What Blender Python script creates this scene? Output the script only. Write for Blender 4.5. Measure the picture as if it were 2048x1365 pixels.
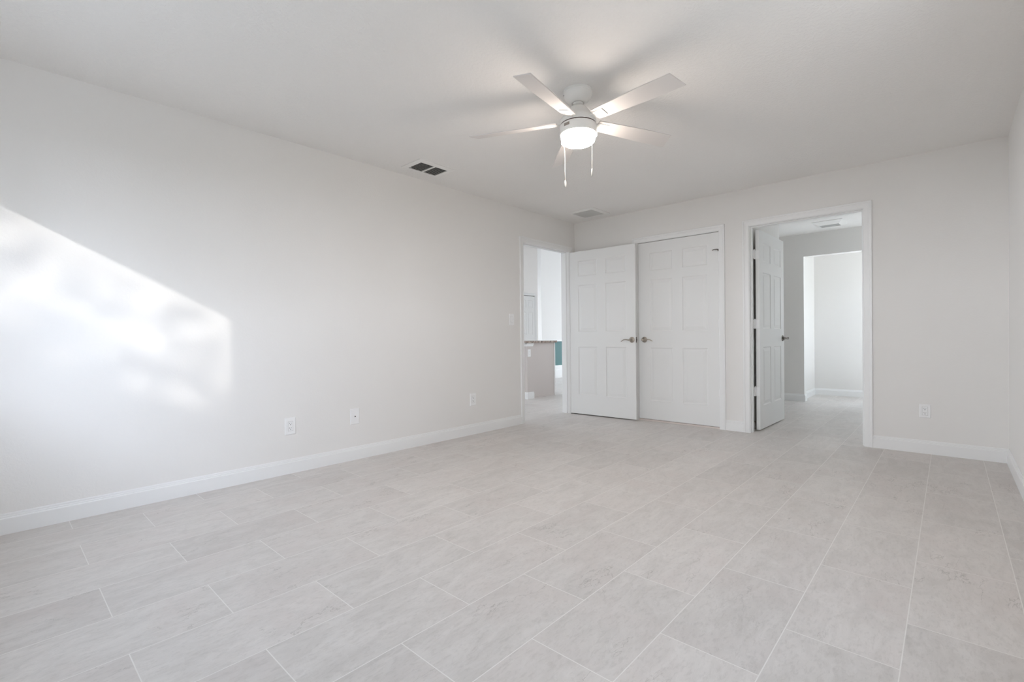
import bpy, bmesh, math, random
from mathutils import Matrix, Vector
random.seed(7)
HSEED, HN = 2, 950
sc = bpy.context.scene
for o in list(bpy.data.objects):
    bpy.data.objects.remove(o)
col = sc.collection

# ------------------------------------------------------------------ camera
cam_d = bpy.data.cameras.new('camera')
cam = bpy.data.objects.new('camera', cam_d)
col.objects.link(cam)
cam_d.sensor_width = 36.0
cam_d.lens = 956.58 * 36.0 / 2048.0
cam_d.clip_start = 0.02
rgt = Vector((0.73804484, 0.67466441, -0.01085154))
upv = Vector((0.00284756, 0.01296786, 0.99991186))
fwd = Vector((-0.67474566, 0.73801068, -0.00764972))
M = Matrix((( rgt.x, upv.x, -fwd.x, 3.5714), (rgt.y, upv.y, -fwd.y, 0.0),
            (rgt.z, upv.z, -fwd.z, 0.98), (0, 0, 0, 1)))
cam.matrix_world = M
sc.camera = cam

# ------------------------------------------------------------------ light
SKY = 7.5
SUN = 1.3
LAMP = 84.0
HALO = 17.0
EXPO = 0.02
world = bpy.data.worlds.new('sky')
sc.world = world
world.use_nodes = True
wn, wl = world.node_tree.nodes, world.node_tree.links
wn.clear()
wo = wn.new('ShaderNodeOutputWorld')
wb = wn.new('ShaderNodeBackground')
wt = wn.new('ShaderNodeTexCoord')
wsep = wn.new('ShaderNodeSeparateXYZ')
wr = wn.new('ShaderNodeValToRGB')
wr.color_ramp.elements[0].position = 0.0
wr.color_ramp.elements[0].color = (1.08, 1.16, 1.25, 1)
wr.color_ramp.elements[1].position = 0.8
wr.color_ramp.elements[1].color = (0.37, 0.47, 0.60, 1)
wl.new(wt.outputs['Generated'], wsep.inputs[0])
wl.new(wsep.outputs['Z'], wr.inputs[0])
wl.new(wr.outputs[0], wb.inputs['Color'])
wb.inputs['Strength'].default_value = SKY
# bright hazy glow of thin cloud around the low sun
sdir = Vector((-1.0, 0.534, -0.284)).normalized()
wdot = wn.new('ShaderNodeVectorMath'); wdot.operation = 'DOT_PRODUCT'
wl.new(wt.outputs['Generated'], wdot.inputs[0]); wdot.inputs[1].default_value = tuple(-sdir)
wmx = wn.new('ShaderNodeMath'); wmx.operation = 'MAXIMUM'; wmx.inputs[1].default_value = 0.0
wl.new(wdot.outputs['Value'], wmx.inputs[0])
wpw = wn.new('ShaderNodeMath'); wpw.operation = 'POWER'; wpw.inputs[1].default_value = 14.0
wl.new(wmx.outputs[0], wpw.inputs[0])
wml = wn.new('ShaderNodeMath'); wml.operation = 'MULTIPLY'; wml.inputs[1].default_value = HALO
wl.new(wpw.outputs[0], wml.inputs[0])
wh = wn.new('ShaderNodeBackground'); wh.inputs['Color'].default_value = (0.72, 0.82, 1.0, 1)
wl.new(wml.outputs[0], wh.inputs['Strength'])
wad = wn.new('ShaderNodeAddShader')
wl.new(wb.outputs[0], wad.inputs[0]); wl.new(wh.outputs[0], wad.inputs[1])
wl.new(wad.outputs[0], wo.inputs[0])

sun_d = bpy.data.lights.new('sun', 'SUN')
sun_d.energy = SUN
sun_d.angle = math.radians(0.6)
sun_d.color = (1.0, 0.97, 0.93)
sun = bpy.data.objects.new('sun', sun_d)
col.objects.link(sun)
sun.rotation_euler = sdir.to_track_quat('-Z', 'Y').to_euler()
sun.location = (8, -6, 6)

sc.view_settings.view_transform = 'Standard'
sc.view_settings.look = 'None'
sc.view_settings.gamma = 1.0
sc.view_settings.use_curve_mapping = False
sc.view_settings.exposure = EXPO
sc.cycles.max_bounces = 14
sc.cycles.diffuse_bounces = 10
sc.cycles.sample_clamp_indirect = 8.0

def portal(name, loc, rot, sx, sy):
    d = bpy.data.lights.new(name, 'AREA')
    d.shape = 'RECTANGLE'; d.size = sx; d.size_y = sy
    d.cycles.is_portal = True
    o = bpy.data.objects.new(name, d)
    o.location = loc; o.rotation_euler = rot
    col.objects.link(o)
    return o
# room size
W, L, H = 3.900, 5.121, 2.437
YN = -0.46           # inner face of the wall behind the camera
SX1, SX2, SZ, SZ0 = 0.80, 3.20, 2.035, 1.02   # window behind the camera
PI = math.pi
RWY0, RWY1, RWZ0, RWZ1 = 1.2, 2.1, 0.95, 1.95   # side window added for fill light, out of view
portal('portal_front', ((SX1+SX2)/2, -0.60, (SZ+SZ0)/2), (PI/2, 0, 0), SX2-SX1, SZ-SZ0)
portal('portal_side', (W+0.14, (RWY0+RWY1)/2, (RWZ0+RWZ1)/2), (0, PI/2, 0), RWZ1-RWZ0, RWY1-RWY0)
portal('portal_alcove', (3.48, 8.57, 1.235), (0, PI/2, 0), 2.2, 0.88)
portal('portal_bath', (W+0.14, 7.4, 1.3), (0, PI/2, 0), 2.0, 1.0)
portal('portal_north', (-2.45, 12.63, 1.45), (-PI/2, 0, 0), 3.7, 2.3)
portal('portal_west', (-5.98, 5.0, 1.3), (0, -PI/2, 0), 2.4, 5.6)

# ------------------------------------------------------------------ materials
def principled(name, color, rough=0.6, metal=0.0, spec=0.5):
    m = bpy.data.materials.new(name)
    m.use_nodes = True
    b = m.node_tree.nodes['Principled BSDF']
    b.inputs['Base Color'].default_value = (*color, 1)
    b.inputs['Roughness'].default_value = rough
    b.inputs['Metallic'].default_value = metal
    b.inputs['Specular IOR Level'].default_value = spec
    return m

class NT:
    """small helper to write shader maths"""
    def __init__(s, m):
        s.t = m.node_tree; s.n = s.t.nodes; s.l = s.t.links
    def put(s, sock, v):
        if isinstance(v, (int, float)): sock.default_value = v
        elif isinstance(v, (tuple, list)): sock.default_value = v
        else: s.l.new(v, sock)
    def math(s, op, a, b=0.0, c=None, clamp=False):
        n = s.n.new('ShaderNodeMath'); n.operation = op; n.use_clamp = clamp
        s.put(n.inputs[0], a); s.put(n.inputs[1], b)
        if c is not None: s.put(n.inputs[2], c)
        return n.outputs[0]
    def pos(s):
        return s.n.new('ShaderNodeNewGeometry').outputs['Position']
    def sep(s, v):
        n = s.n.new('ShaderNodeSeparateXYZ'); s.l.new(v, n.inputs[0]); return n.outputs
    def comb(s, x, y, z):
        n = s.n.new('ShaderNodeCombineXYZ')
        s.put(n.inputs[0], x); s.put(n.inputs[1], y); s.put(n.inputs[2], z); return n.outputs[0]
    def noise(s, vec, scale, detail=3.0, rough=0.5, dist=0.0):
        n = s.n.new('ShaderNodeTexNoise')
        s.l.new(vec, n.inputs['Vector'])
        n.inputs['Scale'].default_value = scale; n.inputs['Detail'].default_value = detail
        n.inputs['Roughness'].default_value = rough; n.inputs['Distortion'].default_value = dist
        return n.outputs[0]
    def mix(s, f, a, b):
        n = s.n.new('ShaderNodeMix'); n.data_type = 'RGBA'
        s.put(n.inputs[0], f); s.put(n.inputs[6], a); s.put(n.inputs[7], b)
        return n.outputs[2]
    def maprange(s, v, a, b, c=0.0, d=1.0, smooth=False):
        n = s.n.new('ShaderNodeMapRange')
        if smooth: n.interpolation_type = 'SMOOTHSTEP'
        s.put(n.inputs[0], v); s.put(n.inputs[1], a); s.put(n.inputs[2], b)
        s.put(n.inputs[3], c); s.put(n.inputs[4], d)
        return n.outputs[0]
    def bump(s, h, strength, dist):
        n = s.n.new('ShaderNodeBump')
        n.inputs['Strength'].default_value = strength; n.inputs['Distance'].default_value = dist
        s.l.new(h, n.inputs['Height']); return n.outputs[0]

def paint(name, color, rough, scale, strength, dist):
    m = principled(name, color, rough, spec=0.35)
    t = NT(m); b = t.n['Principled BSDF']
    p = t.pos()
    h = t.noise(p, scale, 3.0, 0.55)
    h2 = t.maprange(h, 0.42, 0.62, 0, 1, True)
    t.l.new(t.bump(h2, strength, dist), b.inputs['Normal'])
    v = t.noise(p, 1.3, 2.0)
    c = t.mix(t.maprange(v, 0.3, 0.7), (color[0]*0.985, color[1]*0.985, color[2]*0.985, 1), (*color, 1))
    t.l.new(c, b.inputs['Base Color'])
    return m

WALL = paint('wall_paint', (0.80, 0.785, 0.765), 0.75, 70, 0.12, 0.0015)
WHITE = paint('bright_white_paint', (0.90, 0.88, 0.86), 0.75, 70, 0.08, 0.001)
CEIL = paint('ceiling_texture', (0.85, 0.835, 0.815), 0.9, 55, 0.35, 0.003)
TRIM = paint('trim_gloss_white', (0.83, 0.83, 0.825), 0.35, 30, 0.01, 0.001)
DOOR = paint('door_white', (0.81, 0.81, 0.80), 0.40, 300, 0.03, 0.0004)
PLASTIC = principled('white_plastic', (0.86, 0.86, 0.86), 0.3)
DARK = principled('dark_slot', (0.02, 0.02, 0.02), 0.6)
NICKEL = principled('satin_nickel', (0.50, 0.455, 0.40), 0.28, 1.0)
PEWTER = principled('dark_pewter', (0.22, 0.20, 0.18), 0.35, 1.0)
FANW = principled('fan_white_enamel', (0.84, 0.83, 0.81), 0.4)
BLADE = principled('fan_blade_white', (0.70, 0.67, 0.65), 0.45)
CHAIN = principled('chain_dull_white', (0.55, 0.54, 0.52), 0.5)
BADGE = principled('badge_grey_metal', (0.30, 0.27, 0.25), 0.4, 0.7)
RED = principled('gap_dark_fill', (0.05, 0.01, 0.008), 0.6)  # dark disc filling the slot between motor and light ring
DUCT = principled('duct_dark', (0.035, 0.035, 0.033), 0.8)
FILTER = principled('filter_mesh_grey', (0.52, 0.51, 0.50), 0.9)
LOUVRE = principled('vent_louvre_metal', (0.74, 0.74, 0.72), 0.5)
TEAL = paint('teal_paint', (0.085, 0.19, 0.19), 0.6, 60, 0.1, 0.001)
CAB = paint('cabinet_panel_warm', (0.60, 0.55, 0.525), 0.5, 40, 0.02, 0.001)
THRESH = principled('threshold_marble', (0.70, 0.62, 0.58), 0.5)
GRASS = principled('lawn', (0.22, 0.21, 0.17), 0.9)
PATIO = principled('patio_concrete', (0.50, 0.485, 0.46), 0.85)
LEAF = principled('hedge_leaf', (0.14, 0.145, 0.11), 0.7)
RUB = principled('rubber_white', (0.8, 0.8, 0.8), 0.6)

GLASS = bpy.data.materials.new('lit_opal_glass'); GLASS.use_nodes = True
_b = GLASS.node_tree.nodes['Principled BSDF']
_b.inputs['Base Color'].default_value = (0.95, 0.93, 0.9, 1)
_b.inputs['Emission Color'].default_value = (1.0, 0.865, 0.76, 1)
_b.inputs['Emission Strength'].default_value = LAMP

def granite():
    m = principled('granite', (0.4, 0.33, 0.28), 0.25)
    t = NT(m); b = t.n['Principled BSDF']; p = t.pos()
    a = t.noise(p, 22, 5.0, 0.7); c = t.noise(p, 9, 3.0, 0.6)
    x = t.mix(t.maprange(a, 0.42, 0.58), (0.10, 0.07, 0.055, 1), (0.50, 0.42, 0.36, 1))
    y = t.mix(t.maprange(c, 0.45, 0.6), x, (0.30, 0.23, 0.19, 1))
    t.l.new(y, b.inputs['Base Color'])
    return m
GRANITE = granite()

def tile_floor():
    m = principled('porcelain_tile', (0.5, 0.48, 0.46), 0.4)
    t = NT(m); b = t.n['Principled BSDF']; p = t.pos(); s = t.sep(p)
    X0, TW, TP = 0.1792, 0.29854, 0.59793
    rx = t.math('DIVIDE', t.math('SUBTRACT', s[0], X0), TW)
    row = t.math('FLOOR', rx); fx = t.math('SUBTRACT', rx, row)
    par = t.math('FLOORED_MODULO', row, 2.0)
    oy = t.math('MULTIPLY_ADD', par, 0.284 - 0.580, 0.580)
    ry = t.math('DIVIDE', t.math('SUBTRACT', s[1], oy), TP)
    cy = t.math('FLOOR', ry); fy = t.math('SUBTRACT', ry, cy)
    dx = t.math('MULTIPLY', t.math('MINIMUM', fx, t.math('SUBTRACT', 1.0, fx)), TW)
    dy = t.math('MULTIPLY', t.math('MINIMUM', fy, t.math('SUBTRACT', 1.0, fy)), TP)
    d = t.math('MINIMUM', dx, dy)
    body = t.maprange(d, 0.0011, 0.0021, 0, 1, True)       # 0 in the grout, 1 on the tile
    wn_ = t.n.new('ShaderNodeTexWhiteNoise'); wn_.noise_dimensions = '2D'
    t.l.new(t.comb(row, cy, 0.0), wn_.inputs['Vector'])
    rnd = wn_.outputs['Value']; rc = t.sep(wn_.outputs['Color'])
    off = t.comb(t.math('MULTIPLY', rc[0], 37.0), t.math('MULTIPLY', rc[1], 53.0), t.math('MULTIPLY', rc[2], 11.0))
    add = t.n.new('ShaderNodeVectorMath'); add.operation = 'ADD'
    t.l.new(p, add.inputs[0]); t.l.new(off, add.inputs[1]); q = add.outputs[0]
    # stretched coordinates for the vein grain that runs along some tiles and across others
    q2 = t.n.new('ShaderNodeMapping'); t.l.new(q, q2.inputs[0])
    q2.inputs['Scale'].default_value = (2.6, 0.9, 1); q2.inputs['Rotation'].default_value = (0, 0, 0.35)
    cloud = t.noise(q, 2.6, 6.0, 0.6, 0.6)
    streak = t.noise(q2.outputs[0], 5.0, 8.0, 0.68, 0.9)
    fine = t.noise(q2.outputs[0], 34.0, 6.0, 0.7, 0.4)
    light = (0.650, 0.617, 0.590, 1); dark = (0.560, 0.529, 0.502, 1); warm = (0.605, 0.552, 0.526, 1)
    c = t.mix(t.maprange(streak, 0.34, 0.62), dark, light)
    c = t.mix(t.maprange(cloud, 0.45, 0.72, 0, 0.7), c, warm)
    c = t.mix(t.maprange(fine, 0.36, 0.50, 0.26, 0.0), c, (0.36, 0.335, 0.31, 1))
    # thin dark cracks
    v = t.noise(q2.outputs[0], 1.5, 9.0, 0.60, 0.15)
    ridge = t.math('ABSOLUTE', t.math('SUBTRACT', v, 0.5))
    gate = t.maprange(t.noise(q, 2.6, 2.0), 0.50, 0.60, 0, 1, True)
    crack = t.math('MULTIPLY', t.maprange(ridge, 0.0, 0.0035, 0.60, 0.0), gate)
    c = t.mix(crack, c, (0.22, 0.20, 0.18, 1))
    # light hairlines
    v2 = t.noise(q, 4.1, 7.0, 0.6, 0.5)
    r2 = t.math('ABSOLUTE', t.math('SUBTRACT', v2, 0.52))
    c = t.mix(t.maprange(r2, 0.0, 0.008, 0.25, 0.0), c, (0.68, 0.655, 0.63, 1))
    hsv = t.n.new('ShaderNodeHueSaturation')
    t.l.new(c, hsv.inputs['Color'])
    t.put(hsv.inputs['Value'], t.math('MULTIPLY_ADD', rnd, 0.09, 0.955))
    c = t.mix(body, (0.755, 0.728, 0.70, 1), hsv.outputs[0])
    t.l.new(c, b.inputs['Base Color'])
    t.put(b.inputs['Roughness'], t.maprange(fine, 0.3, 0.7, 0.36, 0.5))
    h = t.math('ADD', t.math('MULTIPLY', body, 0.8), t.math('MULTIPLY', streak, 0.35))
    t.l.new(t.bump(h, 0.25, 0.0012), b.inputs['Normal'])
    return m
TILE = tile_floor()

# ------------------------------------------------------------------ mesh helpers
def link(name, bm, mat, parent=None, smooth=False, bevel=0.0):
    bmesh.ops.remove_doubles(bm, verts=bm.verts, dist=1e-6)
    bmesh.ops.recalc_face_normals(bm, faces=bm.faces)
    me = bpy.data.meshes.new(name)
    bm.to_mesh(me); bm.free()
    me.materials.append(mat)
    if smooth:
        for p in me.polygons: p.use_smooth = True
        me.set_sharp_from_angle(angle=math.radians(38))
    o = bpy.data.objects.new(name, me)
    col.objects.link(o)
    if parent: o.parent = parent
    if bevel:
        md = o.modifiers.new('bevel', 'BEVEL'); md.width = bevel; md.segments = 2
        md.limit_method = 'ANGLE'; md.angle_limit = math.radians(50)
    return o

def box(bm, x0, x1, y0, y1, z0, z1, mat=None):
    vs = [bm.verts.new(v) for v in ((x0,y0,z0),(x1,y0,z0),(x1,y1,z0),(x0,y1,z0),(x0,y0,z1),(x1,y0,z1),(x1,y1,z1),(x0,y1,z1))]
    fs = [bm.faces.new([vs[i] for i in f]) for f in ((0,3,2,1),(4,5,6,7),(0,1,5,4),(1,2,6,5),(2,3,7,6),(3,0,4,7))]
    if mat is not None: bmesh.ops.transform(bm, matrix=mat, verts=vs)
    return vs

def lathe(bm, prof, seg=48, mat=None):
    rings = []; new = []
    for r, z in prof:
        if r < 1e-6:
            v = bm.verts.new((0, 0, z)); rings.append([v]); new.append(v)
        else:
            rg = [bm.verts.new((r*math.cos(2*PI*i/seg), r*math.sin(2*PI*i/seg), z)) for i in range(seg)]
            rings.append(rg); new += rg
    for a, b in zip(rings, rings[1:]):
        for i in range(seg):
            j = (i+1) % seg
            if len(a) == 1 and len(b) == 1: continue
            if len(a) == 1: bm.faces.new((a[0], b[j], b[i]))
            elif len(b) == 1: bm.faces.new((a[i], a[j], b[0]))
            else: bm.faces.new((a[i], a[j], b[j], b[i]))
    if mat is not None: bmesh.ops.transform(bm, matrix=mat, verts=new)
    return new

def tube(bm, pts, radii, seg=12):
    pts = [Vector(p) for p in pts]
    if not hasattr(radii, '__len__'): radii = [radii]*len(pts)
    rings = []
    for i, p in enumerate(pts):
        d = (pts[min(i+1, len(pts)-1)] - pts[max(i-1, 0)]).normalized()
        a = Vector((0, 0, 1)) if abs(d.z) < 0.9 else Vector((1, 0, 0))
        u = d.cross(a).normalized(); v = d.cross(u)
        rings.append([bm.verts.new(p + (u*math.cos(2*PI*k/seg) + v*math.sin(2*PI*k/seg))*radii[i]) for k in range(seg)])
    for a, b in zip(rings, rings[1:]):
        for k in range(seg):
            bm.faces.new((a[k], a[(k+1) % seg], b[(k+1) % seg], b[k]))
    bm.faces.new(rings[0]); bm.faces.new(list(reversed(rings[-1])))

def sweep(bm, prof, path):
    """prof: closed list of (u,d); path: list of functions (u,d)->Vector"""
    rings = [[bm.verts.new(f(u, d)) for u, d in prof] for f in path]
    n = len(prof)
    for a, b in zip(rings, rings[1:]):
        for k in range(n):
            bm.faces.new((a[k], a[(k+1) % n], b[(k+1) % n], b[k]))
    bm.faces.new(rings[0]); bm.faces.new(list(reversed(rings[-1])))

def empty(name, loc=(0, 0, 0), rz=0.0, rot=None):
    o = bpy.data.objects.new(name, None)
    o.empty_display_size = 0.1
    o.location = loc
    o.rotation_euler = rot if rot else (0, 0, rz)
    col.objects.link(o)
    return o

def tag(o, label, cat, group=None, kind=None):
    o['label'] = label; o['category'] = cat
    if group: o['group'] = group
    if kind: o['kind'] = kind
    return o
def struct(o, label, cat):
    return tag(o, label, cat, None, 'structure')

# ------------------------------------------------------------------ room shell
T = 0.115            # wall thickness
DY1, DY2, DZ = 4.109, 4.990, 2.058      # hall doorway in the left wall
BX1, BX2 = 2.107, 3.021                 # bathroom doorway in the back wall
CX1, CX2 = 0.890, 1.806                 # closet opening in the back wall
J = 0.018                                # jamb board thickness
bm = bmesh.new()
box(bm, -6.15, W+0.15, YN-0.15, 12.65, -0.12, 0.0)
struct(link('floor', bm, TILE), 'pale grey-beige stone-look floor tiles laid in staggered rows', 'floor')
bm = bmesh.new()
box(bm, -T, W+0.15, YN-0.15, 9.20, H, H+0.15)
struct(link('ceiling', bm, CEIL), 'white knockdown-textured ceiling above the empty bedroom', 'ceiling')

bm = bmesh.new()
box(bm, -T, 0, YN-0.15, DY1-J, 0, H)
box(bm, -T, 0, DY1-J, DY2+J, DZ+J, H)
box(bm, -T, 0, DY2+J, 9.2, 0, H)
struct(link('wall_left', bm, WALL), 'long white left wall with the patch of sunlight', 'wall')
bm = bmesh.new()
box(bm, 0, CX1-J, L, L+T, 0, H)
box(bm, CX1-J, CX2+J, L, L+T, DZ+J, H)
box(bm, CX2+J, BX1-J, L, L+T, 0, H)
box(bm, BX1-J, BX2+J, L, L+T, DZ+J, H)
box(bm, BX2+J, W, L, L+T, 0, H)
struct(link('wall_back', bm, WALL), 'white back wall with the closet door and the bathroom doorway', 'wall')
bm = bmesh.new()
box(bm, W, W+0.15, YN-0.15, RWY0, 0, H)
box(bm, W, W+0.15, RWY1, 6.9, 0, H)
box(bm, W, W+0.15, 7.9, 8.115, 0, H)
box(bm, W, W+0.15, 6.9, 7.9, 0, 0.3)  # bath window opening added to brighten the bathroom
box(bm, W, W+0.15, 6.9, 7.9, 2.3, H)
box(bm, W, W+0.15, RWY0, RWY1, 0, RWZ0)
box(bm, W, W+0.15, RWY0, RWY1, RWZ1, H)
struct(link('wall_right', bm, WALL), 'white right wall at the edge of the view', 'wall')
bm = bmesh.new()
box(bm, 0, SX1, YN-0.15, YN, 0, H)
box(bm, SX1, SX2, YN-0.15, YN, SZ, H)
box(bm, SX1, SX2, YN-0.15, YN, 0, SZ0)
box(bm, SX2, W, YN-0.15, YN, 0, H)
struct(link('wall_front', bm, WALL), 'white wall behind the camera with the wide window opening', 'wall')
# closet and bathroom partitions
bm = bmesh.new()
box(bm, 1.955, 2.070, L+T, 6.40, 0, H)
struct(link('wall_bath_side', bm, WALL), 'short white side wall behind the open bathroom door', 'wall')
bm = bmesh.new()
box(bm, 0.0, 1.955, 6.285, 6.40, 0, H)
struct(link('wall_closet_back', bm, WALL), 'white wall at the back of the closet', 'wall')
bm = bmesh.new()
box(bm, 0.0, 2.012, 8.0, 8.115, 0, H)
box(bm, 2.012, 3.1, 8.0, 8.115, 2.107, H)
box(bm, 3.1, W, 8.0, 8.115, 0, H)
struct(link('wall_bath_far', bm, WALL), 'shaded grey-white bathroom wall with a cased opening', 'wall')
bm = bmesh.new()
box(bm, 1.85, 1.957, 8.115, 9.2, 0, H)
struct(link('wall_alcove_left', bm, WALL), 'bright white side wall inside the opening past the bathroom', 'wall')
bm = bmesh.new()
box(bm, 1.957, 3.5, 9.035, 9.2, 0, H)
struct(link('wall_alcove_back', bm, WALL), 'bright white end wall seen through the far opening', 'wall')
bm = bmesh.new()
box(bm, 3.4, 3.5, 8.115, 9.035, 0, 0.1)
box(bm, 3.4, 3.5, 8.115, 9.035, 2.37, H)
struct(link('wall_alcove_right', bm, WALL), 'white wall below and above the alcove window', 'wall')

# great room beyond the hall doorway
HX = 3.30
bm = bmesh.new()
box(bm, -6.15, -T, YN-0.15, 12.65, HX, HX+0.15)
struct(link('ceiling_hall', bm, CEIL), 'high white ceiling of the room through the left doorway', 'ceiling')
bm = bmesh.new()
box(bm, -T, 0, YN-0.15, 9.2, H+0.15, HX)
box(bm, -T, 0, 9.2, 12.65, 0, HX)
struct(link('wall_hall_right', bm, WALL), 'white wall above and beyond the bedroom in the next room', 'wall')
bm = bmesh.new()
TX = -3.35
yA, yB = 8.59, 12.5
box(bm, TX-0.11, TX, yA, yB, 0, HX)
struct(link('wall_wainscot', bm, WALL), 'bright white wall above the teal wainscot through the left doorway', 'wall')
bm = bmesh.new()
box(bm, TX, TX+0.008, yA+0.002, yB, 0.30, 0.872)
struct(link('trim_9', bm, TEAL), 'teal painted wainscot panel below the white chair rail', 'wainscot')
bm = bmesh.new()
box(bm, TX, TX+0.030, yA-0.0, yB, 0.872, 0.912)
struct(link('trim_10', bm, TRIM), 'white chair rail above the teal wainscot', 'chair rail')
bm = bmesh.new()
prof = [(0, 0), (0.02, 0), (0.02, 0.19), (0.014, 0.20), (0.014, 0.28), (0.006, 0.30), (0, 0.30)]  # lower step stands in for a bright patch of floor light
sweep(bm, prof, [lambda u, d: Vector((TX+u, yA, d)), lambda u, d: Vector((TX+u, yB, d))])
struct(link('baseboard_floor_glow', bm, TRIM), 'white baseboard under the teal wainscot, its lower step standing in for a bright patch of floor', 'baseboard')
bm = bmesh.new()
RX = -4.40
box(bm, RX-0.11, RX, 8.3, 8.96, 0, HX)
box(bm, RX-0.11, RX, 8.96, 9.60, 2.05, HX)
box(bm, RX-0.11, RX, 9.60, 12.5, 0, HX)
struct(link('wall_recess', bm, WHITE), 'pale wall holding the far white panel door', 'wall')
bm = bmesh.new()
box(bm, -6.15, -5.0, 12.5, 12.65, 0, HX)
box(bm, -5.0, -4.3, 12.5, 12.65, 0, HX)
box(bm, -4.3, -3.5, 12.5, 12.65, 3.1, HX)  # unseen opening added to brighten the recess wall
box(bm, -3.5, -3.15, 12.5, 12.65, 0, HX)
box(bm, -3.15, -0.3, 12.5, 12.65, 2.7, HX)  # unseen window added to let sky light into the next room
box(bm, -3.15, -0.3, 12.5, 12.65, 0, 0.2)
box(bm, -0.3, 0, 12.5, 12.65, 0, HX)
struct(link('wall_hall_far', bm, WALL), 'far wall of the next room with window openings added for light, out of view', 'wall')
bm = bmesh.new()
box(bm, -6.15, -6.0, YN-0.15, 2.2, 0, HX)
box(bm, -6.15, -6.0, 7.8, 12.65, 0, HX)
box(bm, -6.15, -6.0, 2.2, 7.8, 2.5, HX)  # unseen opening added so sky light fills the next room
box(bm, -6.15, -6.0, 2.2, 7.8, 0, 0.2)
struct(link('wall_hall_left', bm, WALL), 'outer wall of the next room with a window opening added for light, out of view', 'wall')
bm = bmesh.new()
box(bm, -6.0, -T, YN-0.15, YN, 0, HX)
struct(link('wall_hall_front', bm, WALL), 'near wall of the next room, out of view', 'wall')

# ------------------------------------------------------------------ baseboards
BP = [(0, 0), (0.014, 0), (0.014, 0.080), (0.0125, 0.0835), (0.0095, 0.085), (0.0095, 0.091), (0.006, 0.094), (0.0055, 0.102), (0.003, 0.106), (0, 0.106)]
def baseboard(name, segs, label):
    bm = bmesh.new()
    for fa, fb in segs: sweep(bm, BP, [fa, fb])
    return struct(link(name, bm, TRIM), label, 'baseboard')
def bx(x0, x1, y, s):    # board along x on a wall face at y, facing s*y
    return (lambda u, d: Vector((x0, y+s*u, d)), lambda u, d: Vector((x1, y+s*u, d)))
def by(y0, y1, x, s):
    return (lambda u, d: Vector((x+s*u, y0, d)), lambda u, d: Vector((x+s*u, y1, d)))
CW = 0.064
baseboard('baseboard_left', [by(YN, DY1-CW, 0, 1)], 'white baseboard along the long left wall')
baseboard('baseboard_back', [bx(0.0, CX1-CW, L, -1), bx(CX2+CW, BX1-CW, L, -1)], 'short white baseboard between the closet and bathroom doorways')
baseboard('baseboard_back_right', [bx(BX2+CW, W, L, -1)], 'white baseboard right of the bathroom doorway')
baseboard('baseboard_right', [by(YN, L, W, -1)], 'white baseboard along the right wall')
baseboard('baseboard_bath', [bx(0.0, 2.012, 8.0, -1), (lambda u, d: Vector((2.012+u, 8.0-0.014, d)), lambda u, d: Vector((2.012+u, 8.115, d)))],
          'white baseboard on the shaded bathroom wall')
baseboard('baseboard_alcove', [bx(1.957, 3.4, 9.035, -1), by(8.115, 9.035, 1.957, 1)], 'white baseboard around the bright alcove')

# ------------------------------------------------------------------ door casings and jambs
CP = [(0.004, 0), (0.004, 0.008), (0.010, 0.0105), (0.030, 0.0125), (0.046, 0.0125), (0.050, 0.0165), (0.062, 0.0175), (0.064, 0.015), (0.064, 0)]
def casing(bm, a0, a1, zt, place):
    """place(a, d, z) -> Vector; a runs along the wall, d out of it"""
    sweep(bm, CP, [lambda u, d: place(a0-u, d, 0), lambda u, d: place(a0-u, d, zt+u),
                   lambda u, d: place(a1+u, d, zt+u), lambda u, d: place(a1+u, d, 0)])
def jamb(bm, a0, a1, zt, t0, t1, place, stop=None):
    """lining boards between depth t0 and t1 (depth into the wall)"""
    def b(A0, A1, D0, D1, Z0, Z1):
        p, q = place(A0, D0, Z0), place(A1, D1, Z1)
        box(bm, min(p.x, q.x), max(p.x, q.x), min(p.y, q.y), max(p.y, q.y), Z0, Z1)
    b(a0-J, a0, t0, t1, 0, zt+J); b(a1, a1+J, t0, t1, 0, zt+J); b(a0, a1, t0, t1, zt, zt+J)
    if stop:
        s0, s1 = stop
        b(a0, a0+0.010, s0, s1, 0, zt); b(a1-0.010, a1, s0, s1, 0, zt); b(a0+0.010, a1-0.010, s0, s1, zt-0.010, zt)

PL = lambda a, d, z: Vector((d, a, z))                 # left wall, room side
PB = lambda a, d, z: Vector((a, L-d, z))               # back wall, room side
bm = bmesh.new(); casing(bm, DY1, DY2, DZ, PL)
casing(bm, DY1, DY2, DZ, lambda a, d, z: Vector((-T-d, a, z)))
jamb(bm, DY1, DY2, DZ, -T, 0.0, PL, (-0.075, -0.038))
struct(link('trim_1', bm, TRIM), 'white casing and jamb of the left-hand hall doorway', 'door frame')
bm = bmesh.new(); casing(bm, CX1, CX2, DZ, PB)
jamb(bm, CX1, CX2, DZ, 0.0, -T, PB, (-0.085, -0.048))
struct(link('trim_2', bm, TRIM), 'white casing around the closed closet door', 'door frame')
bm = bmesh.new(); casing(bm, BX1, BX2, DZ, PB)
casing(bm, BX1, BX2, DZ, lambda a, d, z: Vector((a, L+T+d, z)))
jamb(bm, BX1, BX2, DZ, 0.0, -T, PB, (-0.070, -0.030))
struct(link('trim_3', bm, TRIM), 'white casing and jamb of the bathroom doorway', 'door frame')
bm = bmesh.new(); box(bm, CX1, CX2, L+0.004, L+0.10, 0.0, 0.016)
struct(link('trim_4', bm, THRESH), 'thin pinkish threshold strip under the closet door', 'threshold')

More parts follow.
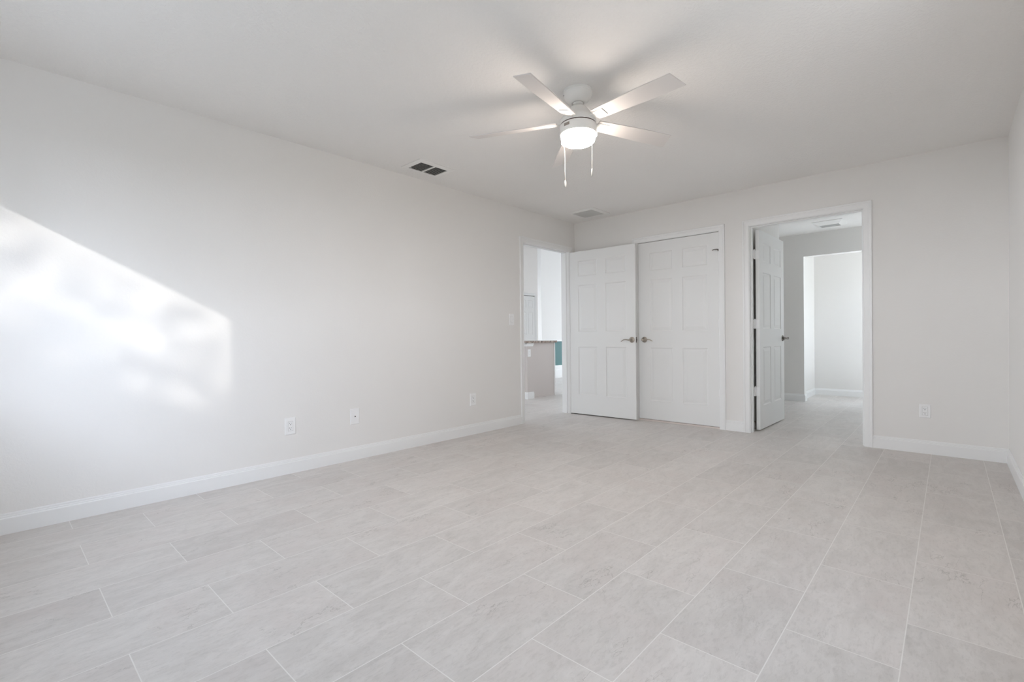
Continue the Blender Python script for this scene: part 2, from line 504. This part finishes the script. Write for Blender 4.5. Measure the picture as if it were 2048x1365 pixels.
# window frame behind the camera (casts the sun patch)
bm = bmesh.new()
for (x0, x1, z0, z1) in ((SX1, SX1+0.03, SZ0, SZ), (SX2-0.002, SX2, SZ0, SZ), (SX1, SX2, SZ-0.002, SZ), (SX1, SX2, SZ0, SZ0+0.03)):
    box(bm, x0, x1, YN-0.15, YN-0.02, z0, z1)
struct(link('window_1', bm, TRIM), 'white frame of the window behind the camera', 'window')
bm = bmesh.new()
for (y0, y1, z0, z1) in ((8.115, 8.125, 0.1, 2.37), (9.025, 9.035, 0.1, 2.37), (8.125, 9.025, 0.1, 0.12), (8.125, 9.025, 2.35, 2.37)):
    box(bm, 3.41, 3.49, y0, y1, z0, z1)
struct(link('window_2', bm, TRIM), 'white window frame lighting the alcove past the bathroom', 'window')

# ------------------------------------------------------------------ six-panel doors
def panel_leaf(w, t, z0, z1, xs, zs):
    """slab with raised panels on both faces; local x = width, y = thickness (0..t), z up.
    xs: [(x0,x1),(x0,x1)] panel columns, zs: three (z0,z1) panel rows"""
    bm = bmesh.new()
    X = sorted({0, w, *[a for p in xs for a in p]})
    Z = sorted({z0, z1, *[a for p in zs for a in p]})
    for yy, s in ((0.0, 1), (t, -1)):
        for i in range(len(X)-1):
            for k in range(len(Z)-1):
                a, b, c, d = X[i], X[i+1], Z[k], Z[k+1]
                if (a, b) in xs and (c, d) in zs:
                    rings = []
                    for ins, dep in ((0, 0), (0.007, 0.0065), (0.016, 0.0075), (0.020, 0.006), (0.042, 0.0015), (0.045, 0.0010)):
                        y = yy + s*dep
                        rings.append([bm.verts.new(v) for v in ((a+ins, y, c+ins), (b-ins, y, c+ins), (b-ins, y, d-ins), (a+ins, y, d-ins))])
                    for r, q in zip(rings, rings[1:]):
                        for j in range(4):
                            bm.faces.new((r[j], r[(j+1) % 4], q[(j+1) % 4], q[j]))
                    bm.faces.new(rings[-1])
                else:
                    bm.faces.new([bm.verts.new(v) for v in ((a, yy, c), (b, yy, c), (b, yy, d), (a, yy, d))])
    for k in range(len(Z)-1):
        for x in (0, w):
            bm.faces.new([bm.verts.new(v) for v in ((x, 0, Z[k]), (x, t, Z[k]), (x, t, Z[k+1]), (x, 0, Z[k+1]))])
    for i in range(len(X)-1):
        for z in (z0, z1):
            bm.faces.new([bm.verts.new(v) for v in ((X[i], 0, z), (X[i+1], 0, z), (X[i+1], t, z), (X[i], t, z))])
    return bm

def lever(parent, x, y, z, out, way, mat=NICKEL, label=None):
    """lever handle: rosette on the face at y, pointing out (+-1 in y), lever going way (+-1 in x)"""
    bm = bmesh.new()
    R = Matrix.Translation((x, y, z)) @ Matrix.Rotation(-PI/2*out, 4, 'X')
    lathe(bm, [(0, 0), (0.033, 0), (0.034, 0.003), (0.031, 0.007), (0.024, 0.009), (0.022, 0.012), (0.015, 0.015), (0.012, 0.020), (0.011, 0.045), (0.014, 0.050), (0.014, 0.060), (0.009, 0.065), (0, 0.066)], 32, R)
    rs = link('lever_handle', bm, mat, parent, True)
    if label: rs['label'] = label
    bm = bmesh.new()
    pts, rad = [], []
    for i in range(15):
        t = i/14
        px = x + way*(t*0.118)
        pz = z - 0.004 + 0.0*t + 0.012*math.sin(t*PI*1.35 - 0.5)*(0.35+0.9*t) - 0.006*t*t
        py = y + out*(0.055 - 0.012*t*t)
        pts.append((px, py, pz)); rad.append(0.0085 - 0.0040*t if t > 0.05 else 0.009)
    tube(bm, pts, rad, 12)
    link('lever', bm, mat, rs, True)
    return rs

def hinge(parent, x, y, z, ax=0.0, leafx=-0.03, mat=TRIM, ylen=0.0):
    bm = bmesh.new()
    lathe(bm, [(0, -0.047), (0.005, -0.047), (0.0065, -0.044), (0.0065, 0.044), (0.005, 0.047), (0, 0.047)], 14, Matrix.Translation((x, y, z)))
    lathe(bm, [(0, 0.047), (0.0035, 0.047), (0.0045, 0.051), (0.003, 0.055), (0, 0.056)], 12, Matrix.Translation((x, y, z)))
    return bm

HZ = (0.355, 1.09, 1.795)
# door_1: bedroom door swung open against the back wall
wd = 0.892
d1 = empty('door_1', (0.012, 4.996, 0), math.atan2(0.035, 0.893))
colsA = [(0.118, 0.388), (0.504, 0.774)]
rowsA = [(0.250, 0.852), (1.040, 1.622), (1.735, 1.925)]
slab = link('slab', panel_leaf(wd, 0.035, 0.012, 2.046, colsA, rowsA), DOOR, d1)
lever(d1, wd-0.046, 0.0, 0.937, -1, -1, NICKEL, 'satin nickel lever handle')
bm = bmesh.new(); box(bm, wd-0.0005, wd+0.0015, 0.006, 0.029, 0.905, 0.969)
box(bm, wd+0.0015, wd+0.010, 0.012, 0.022, 0.926, 0.948)
link('latch_plate', bm, PEWTER, d1)['label'] = 'dark metal latch plate on the door edge'
for hz in HZ:
    bm = hinge(None, -0.004, -0.002, hz); box(bm, -0.003, 0.0, 0.0, 0.032, hz-0.044, hz+0.044)
    link('hinge', bm, TRIM, d1, True)
struct(d1, 'white six-panel bedroom door standing open flat against the back wall, beside the hall doorway', 'door')

# door_2: closed closet door, hinges on its right
d2 = empty('door_2', (CX1+0.003, L+0.010, 0))
w2 = CX2-CX1-0.006
colsB = [(0.140, 0.408), (0.520, 0.792)]
rowsB = [(0.235, 0.842), (1.030, 1.622), (1.725, 1.930)]
link('slab', panel_leaf(w2, 0.035, 0.020, 2.054, colsB, rowsB), DOOR, d2)
lever(d2, 0.070, 0.0, 0.937, -1, 1, NICKEL, 'satin nickel lever handle')
for hz in HZ:
    bm = hinge(None, w2+0.002, -0.006, hz)
    link('hinge', bm, TRIM, d2, True)
bm = bmesh.new()
tube(bm, [(w2+0.002, -0.012, 1.868), (w2-0.012, -0.030, 1.871), (w2-0.028, -0.045, 1.869), (w2-0.046, -0.055, 1.862)], [0.006, 0.0045, 0.004, 0.004], 10)
lathe(bm, [(0, 1.850), (0.009, 1.852), (0.009, 1.874), (0, 1.876)], 14, Matrix.Translation((w2+0.002, -0.008, 0)))
link('hinge_pin_stop', bm, PEWTER, d2, True)['label'] = 'small dark metal hinge pin door stop'
struct(d2, 'closed white six-panel closet door with a lever handle on its left', 'door')

# door_3: bathroom door opened inwards, seen almost edge on
d3 = empty('door_3', (BX1+0.012+0.035, L+T+0.035, 0), PI/2 - math.atan2(0.016, 0.89))
w3 = 0.892
link('slab', panel_leaf(w3, 0.035, 0.012, 2.046, colsA, rowsA), DOOR, d3)
# local y = 0 face looks to +x in the world after the quarter turn (towards the bathroom)
lever(d3, w3-0.060, 0.0, 0.937, -1, -1, PEWTER, 'dark lever handle seen end on')
for hz in (0.400, 1.088, 1.794):
    bm = hinge(None, -0.016, 0.040, hz); box(bm, -0.016, 0.006, 0.036, 0.039, hz-0.044, hz+0.044)
    box(bm, -0.0025, 0.0, 0.004, 0.036, hz-0.044, hz+0.044)
    box(bm, -0.050, -0.014, 0.0415, 0.045, hz-0.044, hz+0.044)
    link('hinge', bm, PLASTIC, d3, True)
struct(d3, 'white six-panel bathroom door swung inwards and seen nearly edge on', 'door')

# spring stop behind the bathroom door
bm = bmesh.new()
ys = 5.36
pts = []
for i in range(97):
    a = i/96
    pts.append((2.072 + 0.045*a, ys + 0.006*math.cos(a*PI*24), 0.075 + 0.006*math.sin(a*PI*24)))
tube(bm, pts, 0.0012, 6)
ds = empty('door_stop', (0, 0, 0))
link('spring', bm, NICKEL, ds, True)
bm = bmesh.new(); lathe(bm, [(0, 0), (0.008, 0), (0.008, 0.012), (0, 0.014)], 16, Matrix.Translation((2.116, ys, 0.075)) @ Matrix.Rotation(PI/2, 4, 'Y'))
link('rubber_tip', bm, RUB, ds, True)
bm = bmesh.new(); lathe(bm, [(0, 0), (0.009, 0), (0.006, 0.006), (0, 0.007)], 16, Matrix.Translation((2.069, ys, 0.075)) @ Matrix.Rotation(PI/2, 4, 'Y'))
link('base', bm, NICKEL, ds, True)
tag(ds, 'small spring door stop low behind the open bathroom door', 'door stop')

# door_4: far door in the next room
d4 = empty('door_4', (RX-0.02, 9.59, 0), -PI/2)
link('slab', panel_leaf(0.62, 0.035, 0.012, 2.030, [(0.09, 0.275), (0.345, 0.53)], rowsA), DOOR, d4)
struct(d4, 'distant white panel door above the granite counter through the hall doorway', 'door')
bm = bmesh.new()
sweep(bm, CP, [lambda u, d: Vector((RX+d, 9.60+u, 0)), lambda u, d: Vector((RX+d, 9.60+u, 2.05+u)),
               lambda u, d: Vector((RX+d, 8.96-u, 2.05+u)), lambda u, d: Vector((RX+d, 8.96-u, 0))])
box(bm, RX-0.11, RX-0.06, 8.96, 9.60, 0, 2.05)
struct(link('trim_5', bm, TRIM), 'white casing of the distant panel door', 'door frame')

# ------------------------------------------------------------------ kitchen peninsula through the doorway
PX = -1.35
bm = bmesh.new(); box(bm, -3.2, PX, 5.735, 5.868, 0, 0.885)
struct(link('wall_half', bm, CAB), 'low white half wall carrying the breakfast counter', 'wall')
cab = empty('kitchen_cabinet', (-2.3, 6.16, 0))
bm = bmesh.new(); box(bm, -3.2+2.3, PX-0.004+2.3, 5.872-6.16, 6.448-6.16, 0.0, 0.885)
link('end_panel', bm, CAB, cab)
bm = bmesh.new(); box(bm, PX-0.004+2.3, PX+0.008+2.3, 6.430-6.16, 6.452-6.16, 0.0, 0.885)
link('edge_strip', bm, TRIM, cab)
bm = bmesh.new(); box(bm, PX-0.004+2.3, PX+0.008+2.3, 5.885-6.16, 6.430-6.16, 0.0, 0.018)
link('shoe_moulding', bm, CAB, cab)
tag(cab, 'beige base cabinet end panel under the granite counter', 'cabinet')
ctr = empty('granite_countertop', (-2.3, 6.06, 0.885))
bm = bmesh.new(); box(bm, -3.2+2.3, -1.318+2.3, 5.640-6.06, 6.480-6.06, 0.0, 0.035)
link('slab', bm, GRANITE, ctr, bevel=0.004)
tag(ctr, 'brown speckled granite countertop on the peninsula through the hall doorway', 'countertop')
bm = bmesh.new()
box(bm, -3.2, PX+0.012, 5.722, 5.885, 0.852, 0.885)
box(bm, -3.2, PX+0.006, 5.728, 5.879, 0.835, 0.852)
struct(link('trim_6', bm, TRIM), 'white moulding under the granite counter edge', 'trim')
baseboard('baseboard_half_wall', [by(5.735, 5.885, PX, 1), bx(-3.2, PX+0.014, 5.735, -1)], 'white baseboard at the foot of the half wall')

# ------------------------------------------------------------------ wall plates
def wall_plate(kind, loc, rz, w, h, label, cat, group=None):
    """local: x along the wall, -y out of it, z up, origin at the plate centre"""
    e = empty(kind, loc, rz)
    bm = bmesh.new()
    d = 0.006
    a = [bm.verts.new(v) for v in ((-w/2, 0, -h/2), (w/2, 0, -h/2), (w/2, 0, h/2), (-w/2, 0, h/2))]
    b = [bm.verts.new(v) for v in ((-w/2, -0.003, -h/2), (w/2, -0.003, -h/2), (w/2, -0.003, h/2), (-w/2, -0.003, h/2))]
    i = 0.004
    c = [bm.verts.new(v) for v in ((-w/2+i, -d, -h/2+i), (w/2-i, -d, -h/2+i), (w/2-i, -d, h/2-i), (-w/2+i, -d, h/2-i))]
    for p, q in ((a, b), (b, c)):
        for k in range(4): bm.faces.new((p[k], p[(k+1) % 4], q[(k+1) % 4], q[k]))
    bm.faces.new(c); bm.faces.new(a[::-1])
    link('cover_plate', bm, PLASTIC, e)
    if kind == 'power_outlet':
        bm = bmesh.new(); box(bm, -0.0165, 0.0165, -0.0078, -0.004, -0.0335, 0.0335)
        r = link('receptacle', bm, PLASTIC, e, bevel=0.0012)
        bm = bmesh.new()
        g = 0.0004
        for (x0, x1, z0, z1) in ((-0.0185, 0.0185, 0.0338, 0.0352), (-0.0185, 0.0185, -0.0352, -0.0338), (-0.0183, -0.0169, -0.034, 0.034), (0.0169, 0.0183, -0.034, 0.034)):
            box(bm, x0, x1, -d-g, -d+0.001, z0, z1)
        link('insert_gap', bm, FILTER, e)
        for zc in (0.017, -0.017):
            bm = bmesh.new()
            box(bm, -0.0072, -0.0052, -0.0082, -0.0074, zc+0.000, zc+0.008)
            box(bm, 0.0050, 0.0068, -0.0082, -0.0074, zc+0.001, zc+0.007)
            lathe(bm, [(0, 0), (0.0029, 0), (0.0029, 0.0008), (0, 0.0008)], 14, Matrix.Translation((0, -0.0074, zc-0.006)) @ Matrix.Rotation(PI/2, 4, 'X'))
            link('socket_slots', bm, DARK, r)
    elif kind == 'cable_jack_plate':
        bm = bmesh.new()
        lathe(bm, [(0.0048, 0), (0.0048, 0.004), (0.0036, 0.004), (0.0036, 0.001), (0, 0.001)], 20, Matrix.Translation((0, -d, 0)) @ Matrix.Rotation(PI/2, 4, 'X'))
        link('jack', bm, DARK, e, True)['label'] = 'small dark cable jack'
        for zc in (0.042, -0.042):
            bm = bmesh.new(); lathe(bm, [(0, 0), (0.003, 0), (0.0025, 0.0012), (0, 0.0014)], 14, Matrix.Translation((0, -d, zc)) @ Matrix.Rotation(PI/2, 4, 'X'))
            link('screw', bm, PLASTIC, e, True)
    else:
        bm = bmesh.new()
        for (x0, x1, z0, z1) in ((-0.0185, 0.0185, 0.0338, 0.0350), (-0.0185, 0.0185, -0.0350, -0.0338), (-0.0183, -0.0170, -0.034, 0.034), (0.0170, 0.0183, -0.034, 0.034)):
            box(bm, x0, x1, -d-0.0004, -d+0.001, z0, z1)
        link('insert_gap', bm, FILTER, e)
        bm = bmesh.new()
        pr = [(-0.0055, -0.0325), (-0.0125, -0.0325), (-0.0070, 0.0), (-0.0078, 0.0325), (-0.0055, 0.0325)]
        f1 = [bm.verts.new((-0.0160, y, z)) for y, z in pr]; f2 = [bm.verts.new((0.0160, y, z)) for y, z in pr]
        bm.faces.new(f1); bm.faces.new(f2[::-1])
        for k in range(5): bm.faces.new((f1[k], f1[(k+1) % 5], f2[(k+1) % 5], f2[k]))
        link('rocker', bm, PLASTIC, e)
    return tag(e, label, cat, group)
RL = PI/2     # plate on the left wall faces +x
wall_plate('power_outlet', (0.0005, 1.484, 0.3465), RL, 0.078, 0.125, 'white power outlet low on the left wall, nearest the sun patch', 'outlet', 'wall outlets')
wall_plate('cable_jack_plate', (0.0005, 2.000, 0.3515), RL, 0.080, 0.128, 'white wall plate with one dark cable jack between the two left-wall outlets', 'wall plate')
wall_plate('power_outlet', (0.0005, 3.307, 0.3550), RL, 0.078, 0.125, 'white power outlet low on the left wall, nearest the hall doorway', 'outlet', 'wall outlets')
wall_plate('light_switch', (0.0005, 3.902, 1.177), RL, 0.078, 0.125, 'white rocker light switch left of the hall doorway', 'switch')
wall_plate('power_outlet', (3.4245, L-0.0005, 0.3455), 0, 0.071, 0.108, 'white power outlet low on the back wall, right of the bathroom doorway', 'outlet', 'wall outlets')
wall_plate('power_outlet', (PX+0.0005, 5.782, 0.728), RL, 0.070, 0.115, 'white power outlet on the end of the kitchen half wall', 'outlet', 'wall outlets')

# ------------------------------------------------------------------ ceiling vents
def frame_ring(bm, x0, x1, y0, y1, a0, a1, b0, b1, ztop, zout, zin):
    """flat flange from the outer rectangle to the inner one"""
    o = ((x0, y0), (x1, y0), (x1, y1), (x0, y1)); i = ((a0, b0), (a1, b0), (a1, b1), (a0, b1))
    A = [bm.verts.new((x, y, ztop)) for x, y in o]
    B = [bm.verts.new((x, y, zout)) for x, y in o]
    C = [bm.verts.new((x, y, zin)) for x, y in i]
    D = [bm.verts.new((x, y, ztop)) for x, y in i]
    for P, Q in ((A, B), (B, C), (C, D)):
        for k in range(4): bm.faces.new((P[k], P[(k+1) % 4], Q[(k+1) % 4], Q[k]))
v1 = empty('ceiling_vent', (0.280, 2.560, H))
X0, X1, Y0, Y1 = -0.125, 0.137, -0.185, 0.190
a0, a1, b0, b1 = -0.093, 0.091, -0.142, 0.140
bm = bmesh.new(); frame_ring(bm, X0, X1, Y0, Y1, a0, a1, b0, b1, -0.0005, -0.004, -0.010)
link('frame', bm, FANW, v1)
bm = bmesh.new(); box(bm, a0, a1, b0, b1, -0.0035, -0.0012)
link('duct_opening', bm, DUCT, v1)
n = 9
for half in ((b0, -0.008), (0.008, b1)):
    for k in range(n):
        x = a0 + (k+0.5)*(a1-a0)/n
        bm = bmesh.new()
        m = Matrix.Translation((x, 0, -0.0075)) @ Matrix.Rotation(math.radians(26), 4, 'Y')
        box(bm, -0.0056, 0.0056, half[0], half[1], -0.0005, 0.0005, m)
        link('louvre', bm, LOUVRE, v1)
bm = bmesh.new(); box(bm, a0, a1, -0.007, 0.007, -0.0115, -0.003)
link('centre_bar', bm, FANW, v1)
bm = bmesh.new(); tube(bm, [(a0+0.035, b0+0.003, -0.009), (a0+0.035, b0+0.006, -0.019)], 0.003, 8)
link('damper_lever', bm, FANW, v1)
tag(v1, 'dark slatted air vent in the ceiling near the left wall', 'vent')

v2 = empty('return_grille', (0.440, 4.790, H))
X0, X1, Y0, Y1 = -0.175, 0.178, -0.185, 0.180
a0, a1, b0, b1 = -0.140, 0.130, -0.140, 0.142
bm = bmesh.new(); frame_ring(bm, X0, X1, Y0, Y1, a0, a1, b0, b1, -0.0005, -0.004, -0.012)
link('frame', bm, FANW, v2)
bm = bmesh.new(); box(bm, a0, a1, b0, b1, -0.0045, -0.0012)
link('filter', bm, FILTER, v2)
bm = bmesh.new()
for k in range(26):
    x = a0 + (k+0.5)*(a1-a0)/26
    box(bm, x-0.0014, x+0.0014, b0, b1, -0.0080, -0.0045)
link('grille_bars', bm, LOUVRE, v2)
tag(v2, 'pale square return-air grille in the ceiling corner above the open door', 'vent')

v3 = empty('exhaust_vent', (2.412, 7.47, H))
bm = bmesh.new(); frame_ring(bm, -0.165, 0.170, -0.20, 0.20, -0.115, 0.105, 0.0, 0.165, -0.0005, -0.006, -0.020)
link('frame', bm, FANW, v3)
bm = bmesh.new(); box(bm, -0.115, 0.105, 0.0, 0.165, -0.008, -0.002)
link('duct_opening', bm, DUCT, v3)
for k in range(7):
    y = (k+0.5)*0.165/7
    bm = bmesh.new(); box(bm, -0.115, 0.105, y-0.005, y+0.005, -0.014, -0.012)
    link('louvre', bm, LOUVRE, v3)
tag(v3, 'white exhaust vent in the bathroom ceiling seen through the right doorway', 'vent')

# ------------------------------------------------------------------ ceiling fan
FX, FY = 1.951, 2.374
fan = empty('ceiling_fan', (FX, FY, H))
def fz(z): return z - H
bm = bmesh.new()
lathe(bm, [(0, fz(2.4365)), (0.084, fz(2.4365)), (0.086, fz(2.430)), (0.086, fz(2.418)), (0.0835, fz(2.416)), (0.0825, fz(2.408)), (0.077, fz(2.394)), (0.066, fz(2.380)), (0.053, fz(2.369)), (0.043, fz(2.363)), (0.037, fz(2.362)), (0.034, fz(2.367)), (0.0, fz(2.369))], 56)
link('canopy', bm, FANW, fan, True)
bm = bmesh.new()
lathe(bm, [(0, fz(2.372)), (0.024, fz(2.370)), (0.030, fz(2.363)), (0.028, fz(2.356)), (0.020, fz(2.351)), (0.0135, fz(2.349)), (0.0135, fz(2.30)), (0, fz(2.30))], 36)
dr = link('downrod', bm, FANW, fan, True)
bm = bmesh.new(); lathe(bm, [(0, 0), (0.0035, 0), (0.003, 0.002), (0, 0.0025)], 12, Matrix.Translation((0.084*math.cos(-2.3), 0.084*math.sin(-2.3), fz(2.405))) @ Matrix.Rotation(PI/2, 4, Vector((-math.sin(-2.3), math.cos(-2.3), 0))))
link('canopy_screw', bm, DARK, fan)
bm = bmesh.new()
lathe(bm, [(0, fz(2.342)), (0.030, fz(2.341)), (0.046, fz(2.337)), (0.058, fz(2.323)), (0.074, fz(2.300)), (0.092, fz(2.281)), (0.104, fz(2.266)), (0.106, fz(2.250)), (0.105, fz(2.237)), (0, fz(2.237))], 56)
link('motor_housing', bm, FANW, fan, True)
bm = bmesh.new()
lathe(bm, [(0, fz(2.240)), (0.102, fz(2.240)), (0.102, fz(2.228)), (0, fz(2.228))], 56)
link('flywheel_gap', bm, RED, fan, True)['label'] = 'thin dark gap between motor and light ring'
bm = bmesh.new()
lathe(bm, [(0, fz(2.2315)), (0.104, fz(2.2315)), (0.107, fz(2.229)), (0.1075, fz(2.225)), (0.107, fz(2.180)), (0.105, fz(2.176)), (0.100, fz(2.176)), (0, fz(2.178))], 64)
ring = link('light_ring', bm, FANW, fan, True)
bm = bmesh.new()
ba = math.atan2(-FY, 3.571-FX) - 0.66
M_ = Matrix.Translation((0.1068*math.cos(ba), 0.1068*math.sin(ba), fz(2.211))) @ Matrix.Rotation(ba, 4, 'Z')
nseg = 8; vv = []
for k in range(nseg+1):
    a = ba + (k/nseg-0.5)*0.36
    for r in (0.1066, 0.1082):
        for z in (-0.008, 0.008):
            vv.append(bm.verts.new((r*math.cos(a), r*math.sin(a), fz(2.211)+z)))
for k in range(nseg):
    a = vv[4*k:4*k+4]; b = vv[4*k+4:4*k+8]
    for i, j in ((0, 1), (1, 3), (3, 2), (2, 0)):
        bm.faces.new((a[i], a[j], b[j], b[i]))
bm.faces.new((vv[0], vv[1], vv[3], vv[2])); bm.faces.new((vv[-4], vv[-3], vv[-1], vv[-2]))
link('badge', bm, BADGE, ring)['label'] = 'small grey metal badge'
bm = bmesh.new()
lathe(bm, [(0.100, fz(2.177)), (0.1025, fz(2.174)), (0.1032, fz(2.166)), (0.1020, fz(2.158)), (0.0985, fz(2.152)), (0.098, fz(2.145)), (0.095, fz(2.136)), (0.085, fz(2.127)), (0.062, fz(2.121)), (0.03, fz(2.119)), (0, fz(2.1185))], 64)
link('glass_shade', bm, GLASS, fan, True)['label'] = 'glowing opal glass light shade'
A0 = math.radians(-79.65)
HWD, PITCH, RT = 0.056, math.radians(-14.3), 0.652
for k in range(5):
    a = A0 + k*2*PI/5
    Mx = Matrix.Rotation(a, 4, 'Z') @ Matrix.Translation((0, 0, fz(2.2555))) @ Matrix.Rotation(0.034, 4, 'Y') @ Matrix.Rotation(PITCH, 4, 'X')
    bm = bmesh.new()
    out = []
    r0, n1 = 0.126, 20
    up, lo = [], []
    for i in range(n1+1):
        t = i/n1; x = r0 + (RT-r0)*t
        hwid = 0.043 + (HWD-0.043)*min(1, t*1.6)
        up.append((x + (0.012*t), hwid)); lo.append((x - (0.012*t), -hwid))
    ol = up + lo[::-1]
    th = 0.0028
    A = [bm.verts.new((x, y, -th)) for x, y in ol]; B = [bm.verts.new((x, y, th)) for x, y in ol]
    bm.faces.new(A); bm.faces.new(B[::-1])
    for i in range(len(ol)): bm.faces.new((A[i], A[(i+1) % len(ol)], B[(i+1) % len(ol)], B[i]))
    bmesh.ops.transform(bm, matrix=Mx, verts=bm.verts)
    bl = link('blade', bm, BLADE, fan)
    bm = bmesh.new()     # blade bracket: arm from the hub, plate under the blade
    box(bm, 0.085, 0.190, -0.020, 0.020, -0.0075, -0.003)
    box(bm, 0.128, 0.200, -0.028, 0.028, -0.0065, -0.003)
    for sx, sy in ((0.150, 0.014), (0.150, -0.014), (0.185, 0.0)):
        lathe(bm, [(0, -0.0095), (0.003, -0.009), (0.004, -0.0075), (0.004, -0.006)], 10, Matrix.Translation((sx, sy, 0)))
    bmesh.ops.transform(bm, matrix=Mx, verts=bm.verts)
    link('blade_bracket', bm, FANW, bl, bevel=0.0012)
for (cx, cy, zb, zt, pr) in ((1.863-FX, 2.360-FY, 1.922, 1.883, 0.0060), (2.028-FX, 2.400-FY, 1.962, 1.920, 0.0048)):
    r = math.hypot(cx, cy); ux, uy = cx/r, cy/r
    bm = bmesh.new()
    tube(bm, [(0.106*ux, 0.106*uy, fz(2.200)), (0.1125*ux, 0.1125*uy, fz(2.196)), (0.1125*ux, 0.1125*uy, fz(2.150)), (cx*1.02, cy*1.02, fz(2.120)), (cx, cy, fz(zb))], 0.0010, 8)
    ch = link('pull_chain', bm, CHAIN, fan, True)
    bm = bmesh.new()
    lathe(bm, [(0, fz(zb)+0.004), (0.0025, fz(zb)+0.002), (pr, fz(zb)-0.006), (pr, fz(zt)+0.006), (pr*0.6, fz(zt)), (0, fz(zt))], 18, Matrix.Translation((cx, cy, 0)))
    link('pull_knob', bm, CHAIN, ch, True)
tag(fan, 'white five-blade ceiling fan with a lit opal light and two pull chains', 'ceiling fan')

# ------------------------------------------------------------------ outdoors (what shades the sun and bounces the sky)
bm = bmesh.new(); box(bm, -14, 16, -4.2, YN-0.15, -0.12, -0.03)
struct(link('patio', bm, PATIO), 'pale concrete patio outside the sliding door', 'patio')
bm = bmesh.new(); box(bm, -30, 30, -26, -4.2, -0.16, -0.06)
struct(link('lawn', bm, GRASS), 'lawn beyond the patio', 'lawn')
bm = bmesh.new(); box(bm, -26, 30, 12.65, 30, -0.16, -0.06)
struct(link('lawn_north', bm, PATIO), 'paved yard north of the house', 'yard')
bm = bmesh.new(); box(bm, -26, -6.15, YN-0.15, 12.65, -0.16, -0.06)
struct(link('lawn_west', bm, PATIO), 'paved yard west of the house', 'yard')
# hedge off to the side: dense base with a loose leafy crown; the low sun grazes over it
bm = bmesh.new()
HY, HB = -5.0, 3.66
random.seed(HSEED)
box(bm, 8.0, 13.5, HY-0.7, HY, -0.05, HB)
# crown gaps set to aim the dapples (x along the hedge, height, size)
GAPS = [(10.64, 4.28, 0.1), (10.87, 4.13, 0.1), (11.07, 4.38, 0.07), (11.2, 4.14, 0.05), (11.48, 4.17, 0.11), (11.25, 4.09, 0.07), (11.72, 4.41, 0.09), (11.77, 4.26, 0.06), (10.26, 4.39, 0.16), (10.11, 4.18, 0.18), (10.44, 4.35, 0.14), (9.97, 4.03, 0.14), (11.03, 4.48, 0.06), (11.31, 4.42, 0.07), (11.56, 4.45, 0.06), (10.37, 4.18, 0.08)]
n = 0
while n < HN:
    x = random.uniform(8.5, 13.2); h = random.uniform(-0.05, 0.95)
    keep = 1.0 if h < 0.34 else max(0.05, 1.0 - (h-0.34)/0.50)
    if random.random() > keep: continue
    z = HB + h
    near = min(math.hypot((x-gx)/1.5, z-gz)/(0.62*gr) for gx, gz, gr in GAPS)
    if near < 1.0 and random.random() > 0.25: continue
    n += 1
    q = random.uniform(0.03, 0.09)
    m = Matrix.Translation((x, HY - 0.25 + random.uniform(-0.1, 0.1), z)) @ Matrix.Rotation(random.uniform(0, 6.28), 4, 'Z') @ Matrix.Rotation(random.uniform(-1.2, 1.2), 4, 'X')
    v = [bm.verts.new(m @ Vector(p)) for p in ((-q, 0, 0), (0, 0.2*q, -0.6*q), (q, 0, 0), (0, -0.2*q, 0.6*q))]
    bm.faces.new(v)
box(bm, 5.6, 6.0, -0.8, 10.0, -0.05, 2.95)  # unseen block added to keep direct sun out of the side windows
hd = link('hedge', bm, LEAF)
tag(hd, 'tall leafy hedge shaped to dapple the low sun, plus an added sun block beside the house', 'hedge')
